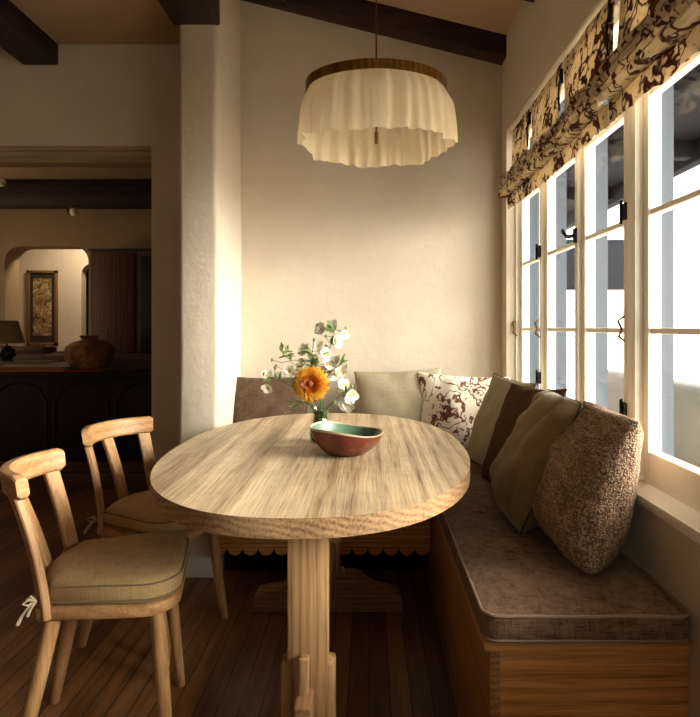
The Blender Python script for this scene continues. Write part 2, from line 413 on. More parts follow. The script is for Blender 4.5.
# ---------------------------------------------------------------- windows
MULL = [3.248, 2.80, 2.32, 1.845]      # first window: far jamb, two mullions, near post
ZB, ZT = .724, 2.27
def window_unit(name, edges, label):
    root = empty(name, (SX, edges[0], ZB)); struct(root, label)
    L = Vector((SX, edges[0], ZB))
    def add(n, bm, mat, par=root, smooth=True):
        for v in bm.verts: v.co -= L
        return link(n, bm, mat, par)
    # outer frame
    bm = bmesh.new(); e0, e1 = edges[0], edges[-1]
    box(bm, SX-.02, .89, e0-.012, e0, ZB, ZT+.03, .002); box(bm, SX-.02, .89, e1, e1+.024, ZB, ZT+.03, .002)
    box(bm, SX-.02, .89, e1, e0, ZT, ZT+.03, .002); box(bm, SX+.01, .89, e1, e0, ZB-.02, ZB+.012, .002)
    add('window_frame', bm, m_white)
    for e in edges[1:-1]:
        bm = bmesh.new(); box(bm, SX-.012, .89, e-.016, e+.016, ZB, ZT, .003); add('mullion', bm, m_white)
    for i in range(len(edges)-1):
        y1, y0 = edges[i], edges[i+1]
        a = y0 + (.026 if i == len(edges)-2 else .018); b = y1-(.014 if i == 0 else .018)
        sash = empty('sash', (0, 0, 0), 0, root)
        bm = bmesh.new(); st = .032; x0, x1 = SX+.004, SX+.046; g0, g1 = .823, ZT-.035
        box(bm, x0, x1, a, a+st, ZB+.014, ZT-.004, .004); box(bm, x0, x1, b-st, b, ZB+.014, ZT-.004, .004)
        box(bm, x0, x1, a+st, b-st, ZB+.014, g0, .004); box(bm, x0, x1, a+st, b-st, g1, ZT-.004, .004)
        add('sash_frame', bm, m_white, sash)
        bm = bmesh.new()
        for z in (1.188, 1.548, 1.910): box(bm, x0+.006, x1-.006, a+st, b-st, z-.009, z+.009, .003)
        add('muntin', bm, m_white, sash)
        bm = bmesh.new(); box(bm, SX+.024, SX+.028, a+st-.002, b-st+.002, g0-.002, g1+.002); add('glass_pane', bm, m_glass, sash)
    return root
def hardware(root, y, z, kind, side=1):
    L = root.location
    bm = bmesh.new()
    if kind == 'hinge':
        box(bm, SX-.024, SX-.012, y-.014, y+.014, z-.028, z+.028, .002); tube(bm, [(SX-.026, y+.016*side, z-.038), (SX-.026, y+.016*side, z+.038)], .0055, 8)
    elif kind == 'latch':
        box(bm, SX-.022, SX-.010, y-.012, y+.012, z-.03, z+.03, .003); tube(bm, [(SX-.024, y, z), (SX-.046, y+.004, z-.004), (SX-.05, y+.035, z+.016), (SX-.05, y+.05, z+.03)], [.008, .008, .006, .007], 8)
        tube(bm, [(SX-.046, y, z), (SX-.05, y-.03, z-.012)], [.007, .006], 8)
    else:
        tube(bm, [(SX-.014, y, z-.04), (SX-.036, y+.006, z-.02), (SX-.03, y-.006, z+.0), (SX-.038, y+.006, z+.03), (SX-.02, y, z+.045)], .0045, 6)
    for v in bm.verts: v.co -= L
    link({'hinge': 'hinge', 'latch': 'latch', 'pull': 'casement_stay'}[kind], bm, m_iron if kind != 'pull' else m_brass, root)
w1 = window_unit('window_1', MULL, 'three cream casements beyond the post, above the pillows')
hardware(w1, 2.80, 1.565, 'hinge'); hardware(w1, 2.80, .955, 'hinge'); hardware(w1, 2.32, 1.565, 'latch')
hardware(w1, 1.858, 1.57, 'hinge'); hardware(w1, 1.858, .93, 'hinge'); hardware(w1, 1.862, 1.19, 'pull'); hardware(w1, 2.80, 1.19, 'pull'); hardware(w1, 3.235, 1.19, 'pull')
EDGE2 = [1.80, 1.32, .84, .36, W0+.01]
w2 = window_unit('window_2', EDGE2, 'nearer cream casement window at the right edge')
bm = bmesh.new(); box(bm, SX-.02, .89, 1.80, 1.845, ZB, 2.30, .003); struct(link('trim_2', bm, m_white), 'cream post between the two windows')
# deep exterior jambs
bm = bmesh.new()
for e in (3.25, 2.80, 2.32, 1.822, 1.32, .84, .36): box(bm, .891, .948, e-.018, e+.018, .73, 2.3)
struct(link('trim_3', bm, m_slate, smooth=False), 'slate grey outer reveals behind the mullions')
bm = bmesh.new(); box(bm, WX-.004, SX+.012, W0, W1, .694, ZB, .004); struct(link('window_sill', bm, m_sill), 'cream painted sill below the casements')
bm = bmesh.new(); box(bm, .92, 1.08, W0, W1, .65, .725, .004); struct(link('trim_4', bm, m_sill), 'outer sill')

# ---------------------------------------------------------------- blinds
def blind_panel(y0, y1, zt, zb, tap0, tap1, seed):
    """flat upper cloth between two gather points, narrowing toward the bottom"""
    bm = bmesh.new(); nu, nv = 16, 14; g = []
    for j in range(nv+1):
        t = j/nv; row = []
        a = y0 + tap0*(t**1.3); b = y1 - tap1*(t**1.3)
        for i in range(nu+1):
            s = i/nu; y = a+(b-a)*s; z = zt+(zb-zt)*t
            x = .792 - .012*t - .01*sin(pi*s)*t + .006*noise.noise(Vector((y*9+seed, z*7, seed)))
            row.append((x, y, z))
        g.append(row)
    return sheet(bm, g, .0025)
def sheet(bm, g, th):
    """thin two-sided cloth from a grid of points, offset along -x"""
    nv, nu = len(g), len(g[0])
    A = [[bm.verts.new(p) for p in r] for r in g]; Bq = [[bm.verts.new((p[0]+th, p[1], p[2]-th*.3)) for p in r] for r in g]
    for j in range(nv-1):
        for i in range(nu-1):
            bm.faces.new((A[j][i], A[j][i+1], A[j+1][i+1], A[j+1][i])); bm.faces.new((Bq[j][i], Bq[j+1][i], Bq[j+1][i+1], Bq[j][i+1]))
    for j in range(nv-1):
        for i in (0, nu-1): bm.faces.new((A[j][i], A[j+1][i], Bq[j+1][i], Bq[j][i]))
    for i in range(nu-1):
        for j in (0, nv-1): bm.faces.new((A[j][i], A[j][i+1], Bq[j][i+1], Bq[j][i]))
    return bm
def roman_blind(y0, y1, gathers, label, seed):
    root = empty('roman_blind', (.79, (y0+y1)/2, 2.28)); tag(root, label, 'blind', 'gathered roman blinds over the windows')
    L = root.location
    def add(n, bm, mat):
        for v in bm.verts: v.co -= L
        return link(n, bm, mat, root)
    pts = [y0] + gathers + [y1]
    for k, (a, b) in enumerate(zip(pts, pts[1:])):
        add('flat_panel', blind_panel(a+.008, b-.008, 2.285, 1.97, .05 if k > 0 else 0.0, .05 if k < len(pts)-2 else 0, seed+k), m_blind)
    # stacked soft folds: profile path in (x,z), swept along y with waviness
    prof = [(.784, 2.05), (.776, 2.045)]
    for f in range(4):
        z = 2.030 - f*.030
        for x, dz in ((.772, .012), (.748-.003*f, .009), (.728-.003*f, -.003), (.721-.003*f, -.017), (.730-.003*f, -.028), (.750, -.025), (.773, -.014)):
            prof.append((x, z+dz))
    prof += [(.762, 1.908), (.762, 1.885), (.764, 1.870), (.766, 1.852)]
    n = int((y1-y0)/.012); g = [[] for _ in prof]
    for i in range(n+1):
        y = y0+(y1-y0)*i/n
        dist = min([abs(y-q) for q in gathers] + [9])
        puff = 1 + .30*noise.noise(Vector((y*6, seed, 0))) 
        end = min((y-y0), (y1-y))
        sag = -.016*sin(pi*(y-y0)/(y1-y0)) 
        for k, (x, z) in enumerate(prof):
            w = noise.noise(Vector((y*14, z*12, seed*2.1)))
            w2 = noise.noise(Vector((y*45, z*30, seed)))
            ruffle = .008 if end < .05 else 0
            xx = .79 + (x-.79)*(puff*.8+.15) + .006*w + .003*w2 + ruffle*sin(y*260)
            zz = z + sag + .008*noise.noise(Vector((y*9, z*20, seed+4))) + (.010*noise.noise(Vector((y*28, 0, seed))) if k >= len(prof)-2 else 0)
            g[k].append((xx, y, zz))
    bm = bmesh.new(); sheet(bm, g, .003); add('stacked_folds', bm, m_blind)
    for q in gathers + [y0+.02]:
        bm = bmesh.new(); box(bm, .775, .79, q-.007, q+.007, 2.19, 2.25, .003); tube(bm, [(.775, q, 2.2), (.772, q+.004, 2.15), (.775, q, 2.08)], .004, 6)
        add('lift_cord', bm, m_iron)
    return root
roman_blind(1.862, 3.20, [2.36, 2.83], 'floral roman blind over the three far casements, bunched along its foot', 1.7)
roman_blind(-.03, 1.835, [1.32, .84, .36], 'floral roman blind at the upper right edge, over the nearer window', 8.3)

# ---------------------------------------------------------------- exterior
m_ext_white = plain('exterior_white_stucco', hexc(236, 230, 220), .9)
m_ext_blue = plain('exterior_blue_grey', hexc(13, 16, 23), .9, 0, .1)
m_patio = plain('patio_stone', hexc(210, 202, 188), .9)
bm = bmesh.new(); box(bm, 1.02, 14, -8, 18, -.4, -.12); struct(link('ground_patio', bm, m_patio, smooth=False))
# pergola beams outside
bm = bmesh.new(); box(bm, 1.03, 2.45, -3, 9.0, 2.56, 2.64, .01); tag(link('porch_roof', bm, m_ext_blue), 'dark blue grey porch ceiling glimpsed through the top panes', 'roof')
for k, y in enumerate((3.0, 4.2, 5.6)):
    bm = bmesh.new(); box(bm, 1.04, 2.35, y, y+.10, 2.43, 2.555, .01)
    tag(link('porch_rafter', bm, m_ext_blue), 'blue grey porch rafter seen through the upper panes', 'beam', 'rafters of the porch outside')
bm = bmesh.new(); box(bm, 2.36, 2.46, 2.0, 9.0, 2.40, 2.559, .01); tag(link('porch_beam', bm, m_ext_blue), 'blue grey porch beam carrying the rafters outside', 'beam')
# neighbouring white building with dark windows
nb = empty('white_building', (6.5, 10.5, -.12)); tag(nb, 'pale stucco building with dark openings seen outside through the casements', 'building')
bm = bmesh.new(); box(bm, -3.3, 1.6, 0, 1.5, 0, 6.0, .02); link('wall', bm, m_ext_white, nb)
for (x0, x1, z0, z1) in ((-3.06, -1.83, 1.99, 2.9), (-.2, .9, 2.1, 3.35)):
    bm = bmesh.new(); box(bm, x0, x1, -.03, .05, z0, z1, .01); link('window_pane', bm, m_ext_blue, nb)
bm = bmesh.new(); box(bm, -3.5, 1.8, -.3, 1.6, 5.9, 6.2, .02); link('eave', bm, m_ext_blue, nb)
# balustrade
bal = empty('garden_balustrade', (4.6, 4.6, -.12)); tag(bal, 'pale turned balustrade outside, seen through the lowest near pane', 'balustrade')
bm = bmesh.new(); box(bm, -1.8, 3.0, -.09, .09, 1.12, 1.22, .01); link('rail', bm, m_ext_white, bal)
bm = bmesh.new(); box(bm, -1.8, 3.0, -.11, .11, .0, .62, .01); link('plinth', bm, m_ext_white, bal)
m_bal = plain('weathered_baluster', hexc(92, 90, 86), .9)
bq0 = bmesh.new(); lathe(bq0, [(0, 0), (.05, 0), (.05, .04), (.03, .07), (.055, .17), (.05, .24), (.025, .36), (.035, .40), (.05, .44), (.05, .5), (0, .5)], 14)
bo = link('baluster', bq0, m_bal, bal, (-1.6, 0, .62))
for k in range(1, 22):
    c = bo.copy(); COL.objects.link(c); c.parent = bal; c.location = (-1.6+k*.21, 0, .62)
# outdoor sofa
so = empty('outdoor_sofa', (2.15, 3.2, -.12)); tag(so, 'pale outdoor sofa on the porch outside the casements', 'sofa')
m_so = fabric('outdoor_white', hexc(104, 103, 100), None, 200, .2, .2)
bm = bmesh.new(); box(bm, -.35, .35, -1.0, 1.0, .1, .45, .05, 3); link('seat_cushion', bm, m_so, so)
bm = bmesh.new(); box(bm, -.55, -.33, -1.0, 1.0, .1, 1.02, .07, 4); link('backrest', bm, m_so, so)
for s in (-1, 1):
    bm = bmesh.new(); box(bm, -.5, .4, s*1.1-.1, s*1.1+.1, .08, .75, .06, 4); link('armrest', bm, m_so, so)
for sx in (-.4, .3):
    for sy in (-.9, .9):
        bm = bmesh.new(); box(bm, sx-.03, sx+.03, sy-.03, sy+.03, 0, .11, .004); link('leg', bm, m_slate, so)

# ---------------------------------------------------------------- benches
def rrect(x0, x1, y0, y1, r, n=5):
    p = []
    for cx, cy, a0 in ((x1-r, y0+r, -pi/2), (x1-r, y1-r, 0), (x0+r, y1-r, pi/2), (x0+r, y0+r, pi)):
        for k in range(n): a = a0+k*(pi/2)/(n-1); p.append((cx+r*cos(a), cy+r*sin(a)))
    return p
BFX = .275; BNY = 1.385
bench = empty('window_bench', (.53, 2.4, 0)); tag(bench, 'oak box bench running beneath the windows', 'bench')
def addto(root, n, bm, mat, par=None, **k):
    for v in bm.verts: v.co -= root.location
    return link(n, bm, mat, par or root, **k)
bm = bmesh.new(); box(bm, BFX+.015, BFX+.04, BNY+.005, BY-.005, 0, .425, .002); addto(bench, 'front_panel', bm, m_bench_y)
bm = bmesh.new(); box(bm, BFX+.04, WX-.001, BNY+.010, BNY+.035, 0, .425, .002); addto(bench, 'end_panel', bm, m_bench)
bm = bmesh.new(); box(bm, BFX, WX-.001, BNY-.005, BY-.005, .425, .452, .004)
for v in bm.verts: pass
addto(bench, 'lid', bm, m_bench)
back_bench = empty('back_bench', (-.22, 3.0, 0)); tag(back_bench, 'oak bench along the back wall with a scalloped apron', 'bench')
ABY = 2.70
bm = bmesh.new(); box(bm, -.735, BFX-.001, 2.86, 2.885, 0, .425, .002); addto(back_bench, 'recessed_kickboard', bm, m_dark)  # near-black wood puts the shade of the recess into the board's colour
bm = bmesh.new(); box(bm, -.735, BFX-.001, ABY-.01, BY-.005, .425, .452, .004); addto(back_bench, 'lid', bm, m_bench)
x0, x1 = -.735, BFX+.010
poly = [(x0, .425)]; ns = 14; w = (x1-x0)/ns
for k in range(ns):
    for j in range(0, 7):
        a = pi - j*pi/6
        p = (x0+w*(k+.5)+w*.5*cos(a), .175-.040*sin(a))
        if j == 0 and k > 0: continue
        poly.append(p)
poly.append((x1, .425))
bm = bmesh.new(); prism(bm, poly, ABY, ABY+.022, 'y'); addto(back_bench, 'scalloped_apron', bm, m_bench, smooth=False)

def bench_cushion(name, x0, x1, y0, y1, z0, z1, r, label, tufts, nearseed):
    root = empty(name, ((x0+x1)/2, (y0+y1)/2, z0)); tag(root, label, 'cushion', 'brown bench cushions')
    bm = bmesh.new(); nx, ny = 30, int(30*(y1-y0)/(x1-x0)); ny = min(ny, 90)
    top = []; bot = []
    def shp(u, v, zz, inset):
        x = x0+inset+(x1-x0-2*inset)*u; y = y0+inset+(y1-y0-2*inset)*v
        # round corners
        for cx, cy, sx, sy in ((x0+r, y0+r, -1, -1), (x1-r, y0+r, 1, -1), (x0+r, y1-r, -1, 1), (x1-r, y1-r, 1, 1)):
            dx, dy = (x-cx)*sx, (y-cy)*sy
            if dx > 0 and dy > 0:
                m = max(dx, dy); L = math.hypot(dx, dy)
                if L > 0: k = m/L; x = cx+dx*k*sx; y = cy+dy*k*sy
        return x, y
    for j in range(ny+1):
        ra = []; rb = []
        for i in range(nx+1):
            u, v = i/nx, j/ny; x, y = shp(u, v, 0, 0)
            e = min(x-x0, x1-x, y-y0, y1-y); crown = .012*(1-math.exp(-max(e, 0)/.05))
            z = z1 + crown + .004*noise.noise(Vector((x*6, y*6, nearseed)))
            for tx, ty in tufts: z -= .016*math.exp(-((x-tx)**2+(y-ty)**2)/.0012) + .006*math.exp(-((x-tx)**2*.4+(y-ty)**2)/.006)
            ra.append(bm.verts.new((x, y, z))); rb.append(bm.verts.new((x, y, z0)))
        top.append(ra); bot.append(rb)
    for j in range(ny):
        for i in range(nx):
            bm.faces.new((top[j][i], top[j][i+1], top[j+1][i+1], top[j+1][i])); bm.faces.new((bot[j][i], bot[j+1][i], bot[j+1][i+1], bot[j][i+1]))
    loop = [(0, i) for i in range(nx)] + [(j, nx) for j in range(ny)] + [(ny, i) for i in range(nx, 0, -1)] + [(j, 0) for j in range(ny, 0, -1)]
    # bulging sides
    n = len(loop); mids = []
    cx, cy = (x0+x1)/2, (y0+y1)/2
    for (j, i) in loop:
        p = top[j][i].co; q = bot[j][i].co
        d = Vector(((-1 if i == 0 else (1 if i == nx else 0)), (-1 if j == 0 else (1 if j == ny else 0)), 0)); d.normalize()
        mids.append(bm.verts.new((p+q)/2 + d*(.006+.003*noise.noise(Vector((p.x*8, p.y*8, 3))))))
    for k in range(n):
        a, b = loop[k], loop[(k+1) % n]
        bm.faces.new((top[a[0]][a[1]], top[b[0]][b[1]], mids[(k+1) % n], mids[k])); bm.faces.new((mids[k], mids[(k+1) % n], bot[b[0]][b[1]], bot[a[0]][a[1]]))
    edge = [(top[j][i].co.copy()) for j, i in loop]; edgeb = [(bot[j][i].co.copy()) for j, i in loop]
    addto(root, 'cushion_body', bm, m_cushion, angle=60)
    bm = bmesh.new(); tube(bm, [p+Vector((0, 0, .000)) for p in edge], .0042, 6, True); addto(root, 'piping', bm, m_piping)
    bm = bmesh.new(); tube(bm, [p+Vector((0, 0, .004)) for p in edgeb], .004, 6, True); addto(root, 'piping', bm, m_piping)
    for tx, ty in tufts:
        bm = bmesh.new(); lathe(bm, [(0, z1-.006), (.008, z1-.006), (.008, z1-.002), (0, z1+.0)], 10, cx=tx, cy=ty); addto(root, 'tuft_button', bm, m_cushion)
    return root
bench_cushion('bench_cushion', BFX-.003, WX-.003, BNY-.018, 2.66, .4605, .522, .035, 'brown tweed tufted cushion on the window bench', [(.42, 1.72), (.66, 1.70), (.42, 2.15), (.66, 2.15)], 1)
bench_cushion('bench_cushion', -.72, WX-.01, 2.68, BY-.012, .4605, .522, .035, 'brown tweed cushion on the back bench under the back pillows', [], 4)
for o in bpy.data.objects:
    if o.name.startswith('bench_cushion') and o.parent is None: o.location.z -= .0045

# ---------------------------------------------------------------- pillows
def pillow(name, W, H, T, mat, base, face, lean, roll=0, label='', pipe=None, seed=0, wr=.010, ear=.10, bend=0, rndc=.0, cat='pillow', group='scatter pillows on the benches'):
    """base: point under the middle of the lower edge; face: horizontal direction its front looks; lean back (deg)"""
    n = 30; bm = bmesh.new()
    F = Vector((face[0], face[1], 0)).normalized(); U = Vector((0, 0, 1)); S = F.cross(U) * -1
    ln = radians(lean); upv = (U*cos(ln) - F*sin(ln)); fr = (F*cos(ln) + U*sin(ln))
    R = Matrix.Rotation(radians(roll), 3, fr); upv = R @ upv; S = R @ S
    C = Vector(base) + (upv*H/2 if abs(roll) < 5 else upv*H/2)
    def co(u, v):
        x = W/2*u*(1-ear*(1-v*v)*(.6+.4*u*u)); y = H/2*v*(1-ear*(1-u*u)*(.6+.4*v*v)); k = 1-rndc*(u*u*v*v)**2; return x*k, y*k
    def pt(u, v, s):
        x, y = co(u, v)
        t = max(0, (1-u*u))**.5*max(0, (1-v*v))**.5
        t = t**.78
        wgt = t*s
        sagf = 1 + .34*(-v)*(1-abs(u)*.3)
        w = noise.noise(Vector((u*2.2+seed, v*2.2, s*3+seed)))*wr*1.4 + wr*.8*abs(noise.noise(Vector((u*6+seed, v*3, s*2))))
        rad = abs(noise.noise(Vector((math.atan2(v, u)*3.0+seed, s, 1)))) * wr * 1.6 * (max(abs(u), abs(v)))**3
        off = s*(T/2)*t*sagf + s*(w-rad)*min(1, t*2.2)
        return C + S*x + upv*y + fr*(off + bend*(u*u)*.5)
    us = [sin(pi/2*(-1+2*i/n)) for i in range(n+1)]
    A = [[None]*(n+1) for _ in range(n+1)]; Bq = [[None]*(n+1) for _ in range(n+1)]
    for j in range(n+1):
        for i in range(n+1):
            A[j][i] = bm.verts.new(pt(us[i], us[j], 1))
            Bq[j][i] = A[j][i] if i in (0, n) or j in (0, n) else bm.verts.new(pt(us[i], us[j], -1))
    for j in range(n):
        for i in range(n):
            bm.faces.new((A[j][i], A[j][i+1], A[j+1][i+1], A[j+1][i]))
            bm.faces.new((Bq[j][i], Bq[j+1][i], Bq[j+1][i+1], Bq[j][i+1]))
    loop = [A[0][i].co.copy() for i in range(n)] + [A[j][n].co.copy() for j in range(n)] + [A[n][i].co.copy() for i in range(n, 0, -1)] + [A[j][0].co.copy() for j in range(n, 0, -1)]
    loop = [p - Vector(base) for p in loop]
    for v in bm.verts: v.co -= Vector(base)
    o = link(name, bm, mat, None, base, angle=80)
    tag(o, label, cat, group)
    if pipe:
        b2 = bmesh.new(); tube(b2, loop, .0038, 6, True); link('piping', b2, pipe, o)
    return o
ZS = .530
pillow('throw_pillow', .44, .41, .13, m_p_brown, (-.55, 3.14, ZS), (0.05, -1), 18, 0, 'plain brown pillow at the left end of the back bench beside the pier', m_cord, 1, ear=.06)
pillow('throw_pillow', .49, .45, .17, m_p_sage, (.185, 3.12, ZS), (0.08, -1), 16, 2, 'sage green pillow against the back wall behind the bowl', None, 2, wr=.008, ear=.06)
pillow('throw_pillow', .50, .43, .15, m_p_floral, (.475, 3.04, ZS), (-.22, -1), 16, -2, 'cream pillow with brown floral print in the bench corner', None, 3, ear=.07)
pillow('throw_pillow', .42, .45, .14, m_p_sage, (.545, 2.70, ZS), (-1, -.24), 17, -2, 'sage green pillow leaning between the floral and the dark brown pillow', m_cord, 4, wr=.008, ear=.06)
pillow('throw_pillow', .46, .45, .12, m_p_dark, (.555, 2.37, ZS), (-1, -.20), 20, 3, 'dark brown pillow with pointed corners behind the olive velvet pillow', m_cord, 5, ear=.07)
pillow('throw_pillow', .46, .48, .17, m_p_olive, (.49, 2.07, ZS), (-1, .06), 25, 0, 'creased olive velvet pillow with dark piping, second from the near end', m_cord, 6, wr=.026, ear=.05, rndc=.05)
pillow('throw_pillow', .45, .45, .215, m_p_nubby, (.592, 1.75, ZS), (-1, .05), 17, 0, 'large nubby brown and cream woven pillow nearest the camera', None, 7, ear=.04, rndc=.05)

# ---------------------------------------------------------------- table
TX, TY = -.18, 2.15
tb = empty('trestle_table', (TX, TY, 0)); tag(tb, 'long oval trestle dining table in pale worn wood', 'table')
def oval(a, b, n=96, e=2.25):
    out = []
    for k in range(n):
        t = 2*pi*k/n; c, s = cos(t), sin(t)
        out.append((a*abs(c)**(2/e)*(1 if c >= 0 else -1), b*abs(s)**(2/e)*(1 if s >= 0 else -1)))
    return out
bm = bmesh.new(); prism(bm, oval(.528, .816), .712, .76, 'z', .006, 3); bm.normal_update()
for f in bm.faces:
    if abs(f.normal.z) < .6: f.material_index = 1
link('tabletop', bm, [m_table, wood('table_end_grain', hexc(70, 46, 28), hexc(150, 114, 76), hexc(184, 148, 106), 'y', 2.0, .55, ring=9, bump=.35)], tb, angle=50)
def post(y, name='trestle_post'):
    SHZ = .35 if y < 2 else .17
    p = empty(name, (0.02, y-TY, 0), 0, tb)
    bm = bmesh.new(); box(bm, -.0515, .0515, -.030, .030, .05, .685, .004); box(bm, -.070, .070, -.026, .026, .05, SHZ, .012, 3); link('upright', bm, m_table_leg, p)
    # ogee foot
    half = [(0, 0), (.315, 0), (.315, .05), (.300, .075), (.245, .085), (.20, .088), (.165, .112), (.135, .142), (.11, .15), (0, .15)]
    poly = [(-x, z) for x, z in reversed(half[1:])] + [(x, z) for x, z in half[1:]]
    poly = [(x, z) for x, z in poly]
    bm = bmesh.new(); prism(bm, poly, -.045, .045, 'y', .004); link('foot', bm, m_table_ftx, p, (0, 0, 0), angle=30)
    bm = bmesh.new(); box(bm, -.15, .15, -.035, .035, .67, .711, .012, 3); link('bearer', bm, m_table_ftx, p)
    return p
p1 = post(1.50); p2 = post(2.486)
p1.location.x = .024; p2.location.x = .006
bm = bmesh.new(); box(bm, -.02+.02, .02+.02, 1.50-TY-.11, 2.486-TY+.09, .18, .285, .004); link('stretcher', bm, m_table_sty, tb)
bm = bmesh.new(); box(bm, .006, .030, 1.50-TY-.062, 1.50-TY-.034, .10, .375, .004); link('wedge', bm, m_table_leg, tb)
for v in tb.children[-1].data.vertices:
    if v.co.z < .2: v.co.x -= .004

# ---------------------------------------------------------------- chairs
def dshape(hw, d0, d1, r, n=7):
    """seat outline: x forward from d0 (back) to d1 (front), y half width hw; back narrower"""
    p = []
    bw = hw*.80
    for cx, cy, a0, rr in ((d1-r, -hw+r, -pi/2, r), (d1-r, hw-r, 0, r)):
        for k in range(n): a = a0+k*(pi/2)/(n-1); p.append((cx+rr*cos(a), cy+rr*sin(a)))
    # rear arc
    for k in range(n*2):
        t = k/(n*2-1); y = bw*(1-2*t); x = d0 + .045*(abs(1-2*t))**2.2
        p.append((x, y))
    return p
def make_chair(label):
    root = empty('dining_chair'); tag(root, label, 'chair', 'wooden dining chairs along the left of the table')
    bm = bmesh.new(); prism(bm, dshape(.198, -.20, .205, .09), .415, .450, 'z', .011, 3); link('seat', bm, m_chair_y, root, angle=50)
    # cushion
    out = dshape(.198, -.165, .21, .09); cx = .02
    bm = bmesh.new(); rings = []
    lv = [(.0, .452), (.93, .4525), (.99, .460), (1.0, .480), (1.0, .500), (.985, .513), (.93, .521), (.8, .527), (.55, .532), (.3, .534), (0, .535)]
    for s, z in lv:
        if s == 0: rings.append([bm.verts.new((cx, 0, z))]); continue
        rings.append([bm.verts.new((cx+(x-cx)*s, y*s, z + .004*noise.noise(Vector((x*7*s, y*7*s, z*4))))) for x, y in out])
    for A, Bq in zip(rings, rings[1:]):
        n = max(len(A), len(Bq))
        for k in range(n):
            k2 = (k+1) % n
            if len(A) == 1: bm.faces.new((A[0], Bq[k2], Bq[k]))
            elif len(Bq) == 1: bm.faces.new((A[k], A[k2], Bq[0]))
            else: bm.faces.new((A[k], A[k2], Bq[k2], Bq[k]))
    cu = link('seat_cushion', bm, m_chaircush, root, angle=80)
    for s, z in ((1.0, .507), (.998, .466)):
        bm = bmesh.new(); tube(bm, [(cx+(x-cx)*s, y*s, z) for x, y in out], .0026, 6, True); link('piping', bm, m_lpipe, cu)
    for sy in (-1, 1):
        bm = bmesh.new(); bx, by = -.155, sy*.16
        # bow: two loops and two tails
        for q in (-1, 1):
            tube(bm, [(bx, by, .475), (bx-.02, by+sy*.008+q*.012, .492), (bx-.035, by+sy*.012+q*.02, .482), (bx-.02, by+sy*.01+q*.012, .470), (bx, by, .475)], .0045, 6)
        tube(bm, [(bx, by, .475), (bx-.02, by+sy*.012, .462), (bx-.045, by+sy*.02, .428), (bx-.055, by+sy*.024, .405)], [.004, .006, .007, .007], 6)
        tube(bm, [(bx, by, .475), (bx-.012, by+sy*.022, .458), (bx-.02, by+sy*.032, .435)], [.004, .005, .006], 6)
        [setattr(v, 'co', Vector((bx, by, .475)) + (v.co-Vector((bx, by, .475)))*.72) for v in bm.verts]; link('ribbon_tie', bm, m_tie, cu)
    for sx in (-1, 1):
        for sy in (-1, 1):
            top = Vector((.145 if sx > 0 else -.12, sy*.135, .418)); bot = Vector((.18 if sx > 0 else -.205, sy*.18, 0))
            bm = bmesh.new(); tube(bm, [top, top.lerp(bot, .3), top.lerp(bot, .7), bot+Vector((0, 0, .004)), bot], [.021, .0205, .0175, .0145, .0125], 14); link('leg', bm, m_chair, root)
    # curved top rail
    RA = .24; zc0, zc1 = .748, .812
    def arc(t, xo=0): # t in -1..1 along the rail
        a = t*.86; return Vector((-.245 - .020 + (1-cos(a))*RA*1.0 + xo + .0, sin(a)*RA*.98, 0)), a
    bm = bmesh.new(); rings = []; N = 30
    for i in range(N+1):
        t = -1+2*i/N; c, a = arc(t); nrm = Vector((-cos(a), sin(a)*.9, 0)).normalized()
        th = .016; tilt = .010
        k = 1-max(0, (abs(t)-.93)/.07)**2*.25
        z0, z1 = .78-(.034*k), .78+(.034*k); r = .007
        prof = [(-th, z0+r), (-th+r, z0), (th-r, z0), (th, z0+r), (th, z1-r), (th-r*.6, z1-r*.2), (th-r*1.4, z1), (-th+r, z1), (-th, z1-r)]
        rings.append([bm.verts.new(c + nrm*(w + (z-.78)*.15) + Vector((0, 0, z))) for w, z in prof])
    for A, Bq in zip(rings, rings[1:]):
        n = len(A)
        for k in range(n): bm.faces.new((A[k], A[(k+1) % n], Bq[(k+1) % n], Bq[k]))
    bm.faces.new(rings[0][::-1]); bm.faces.new(rings[-1])
    link('top_rail', bm, m_chair_y, root, angle=35)
    for t in (-.80, 0, .80):
        c, a = arc(t); nrm = Vector((-cos(a), sin(a)*.9, 0)).normalized(); tan = Vector((-nrm.y, nrm.x, 0))
        topc = c + Vector((0, 0, .756)); botc = Vector((-.155 + .032*(abs(t)**2), (.155 if abs(t) > .1 else 0)*(1 if t > 0 else -1)*.98, .425))
        bm = bmesh.new(); rr = []
        for q in range(9):
            f = q/8; p = botc.lerp(topc, f) + nrm*(-.010*sin(pi*f)); wd = .021+.004*f; td = .0105
            rr.append([bm.verts.new(p + tan*wx*wd + nrm*wy*td) for wx, wy in ((-1, -.6), (-.85, -1), (.85, -1), (1, -.6), (1, .6), (.85, 1), (-.85, 1), (-1, .6))])
        for A, Bq in zip(rr, rr[1:]):
            for k in range(8): bm.faces.new((A[k], A[(k+1) % 8], Bq[(k+1) % 8], Bq[k]))
        bm.faces.new(rr[0][::-1]); bm.faces.new(rr[-1])
        link('back_slat', bm, m_chair, root, angle=35)
    return root
def copy_tree(o, parent=None):
    kids = [c for c in bpy.data.objects if c.parent == o]
    c = o.copy(); COL.objects.link(c); c.parent = parent
    for ch in kids: copy_tree(ch, c)
    return c
ch1 = make_chair('nearer wooden chair with tan seat cushion at the lower left')
ch2 = copy_tree(ch1); ch2['label'] = 'farther wooden chair, partly tucked under the left side of the tabletop'
ch1.location = (-.765, 1.725, 0); ch1.rotation_euler.z = radians(13)
ch2.location = (-.825, 2.28, 0); ch2.rotation_euler.z = radians(-20)

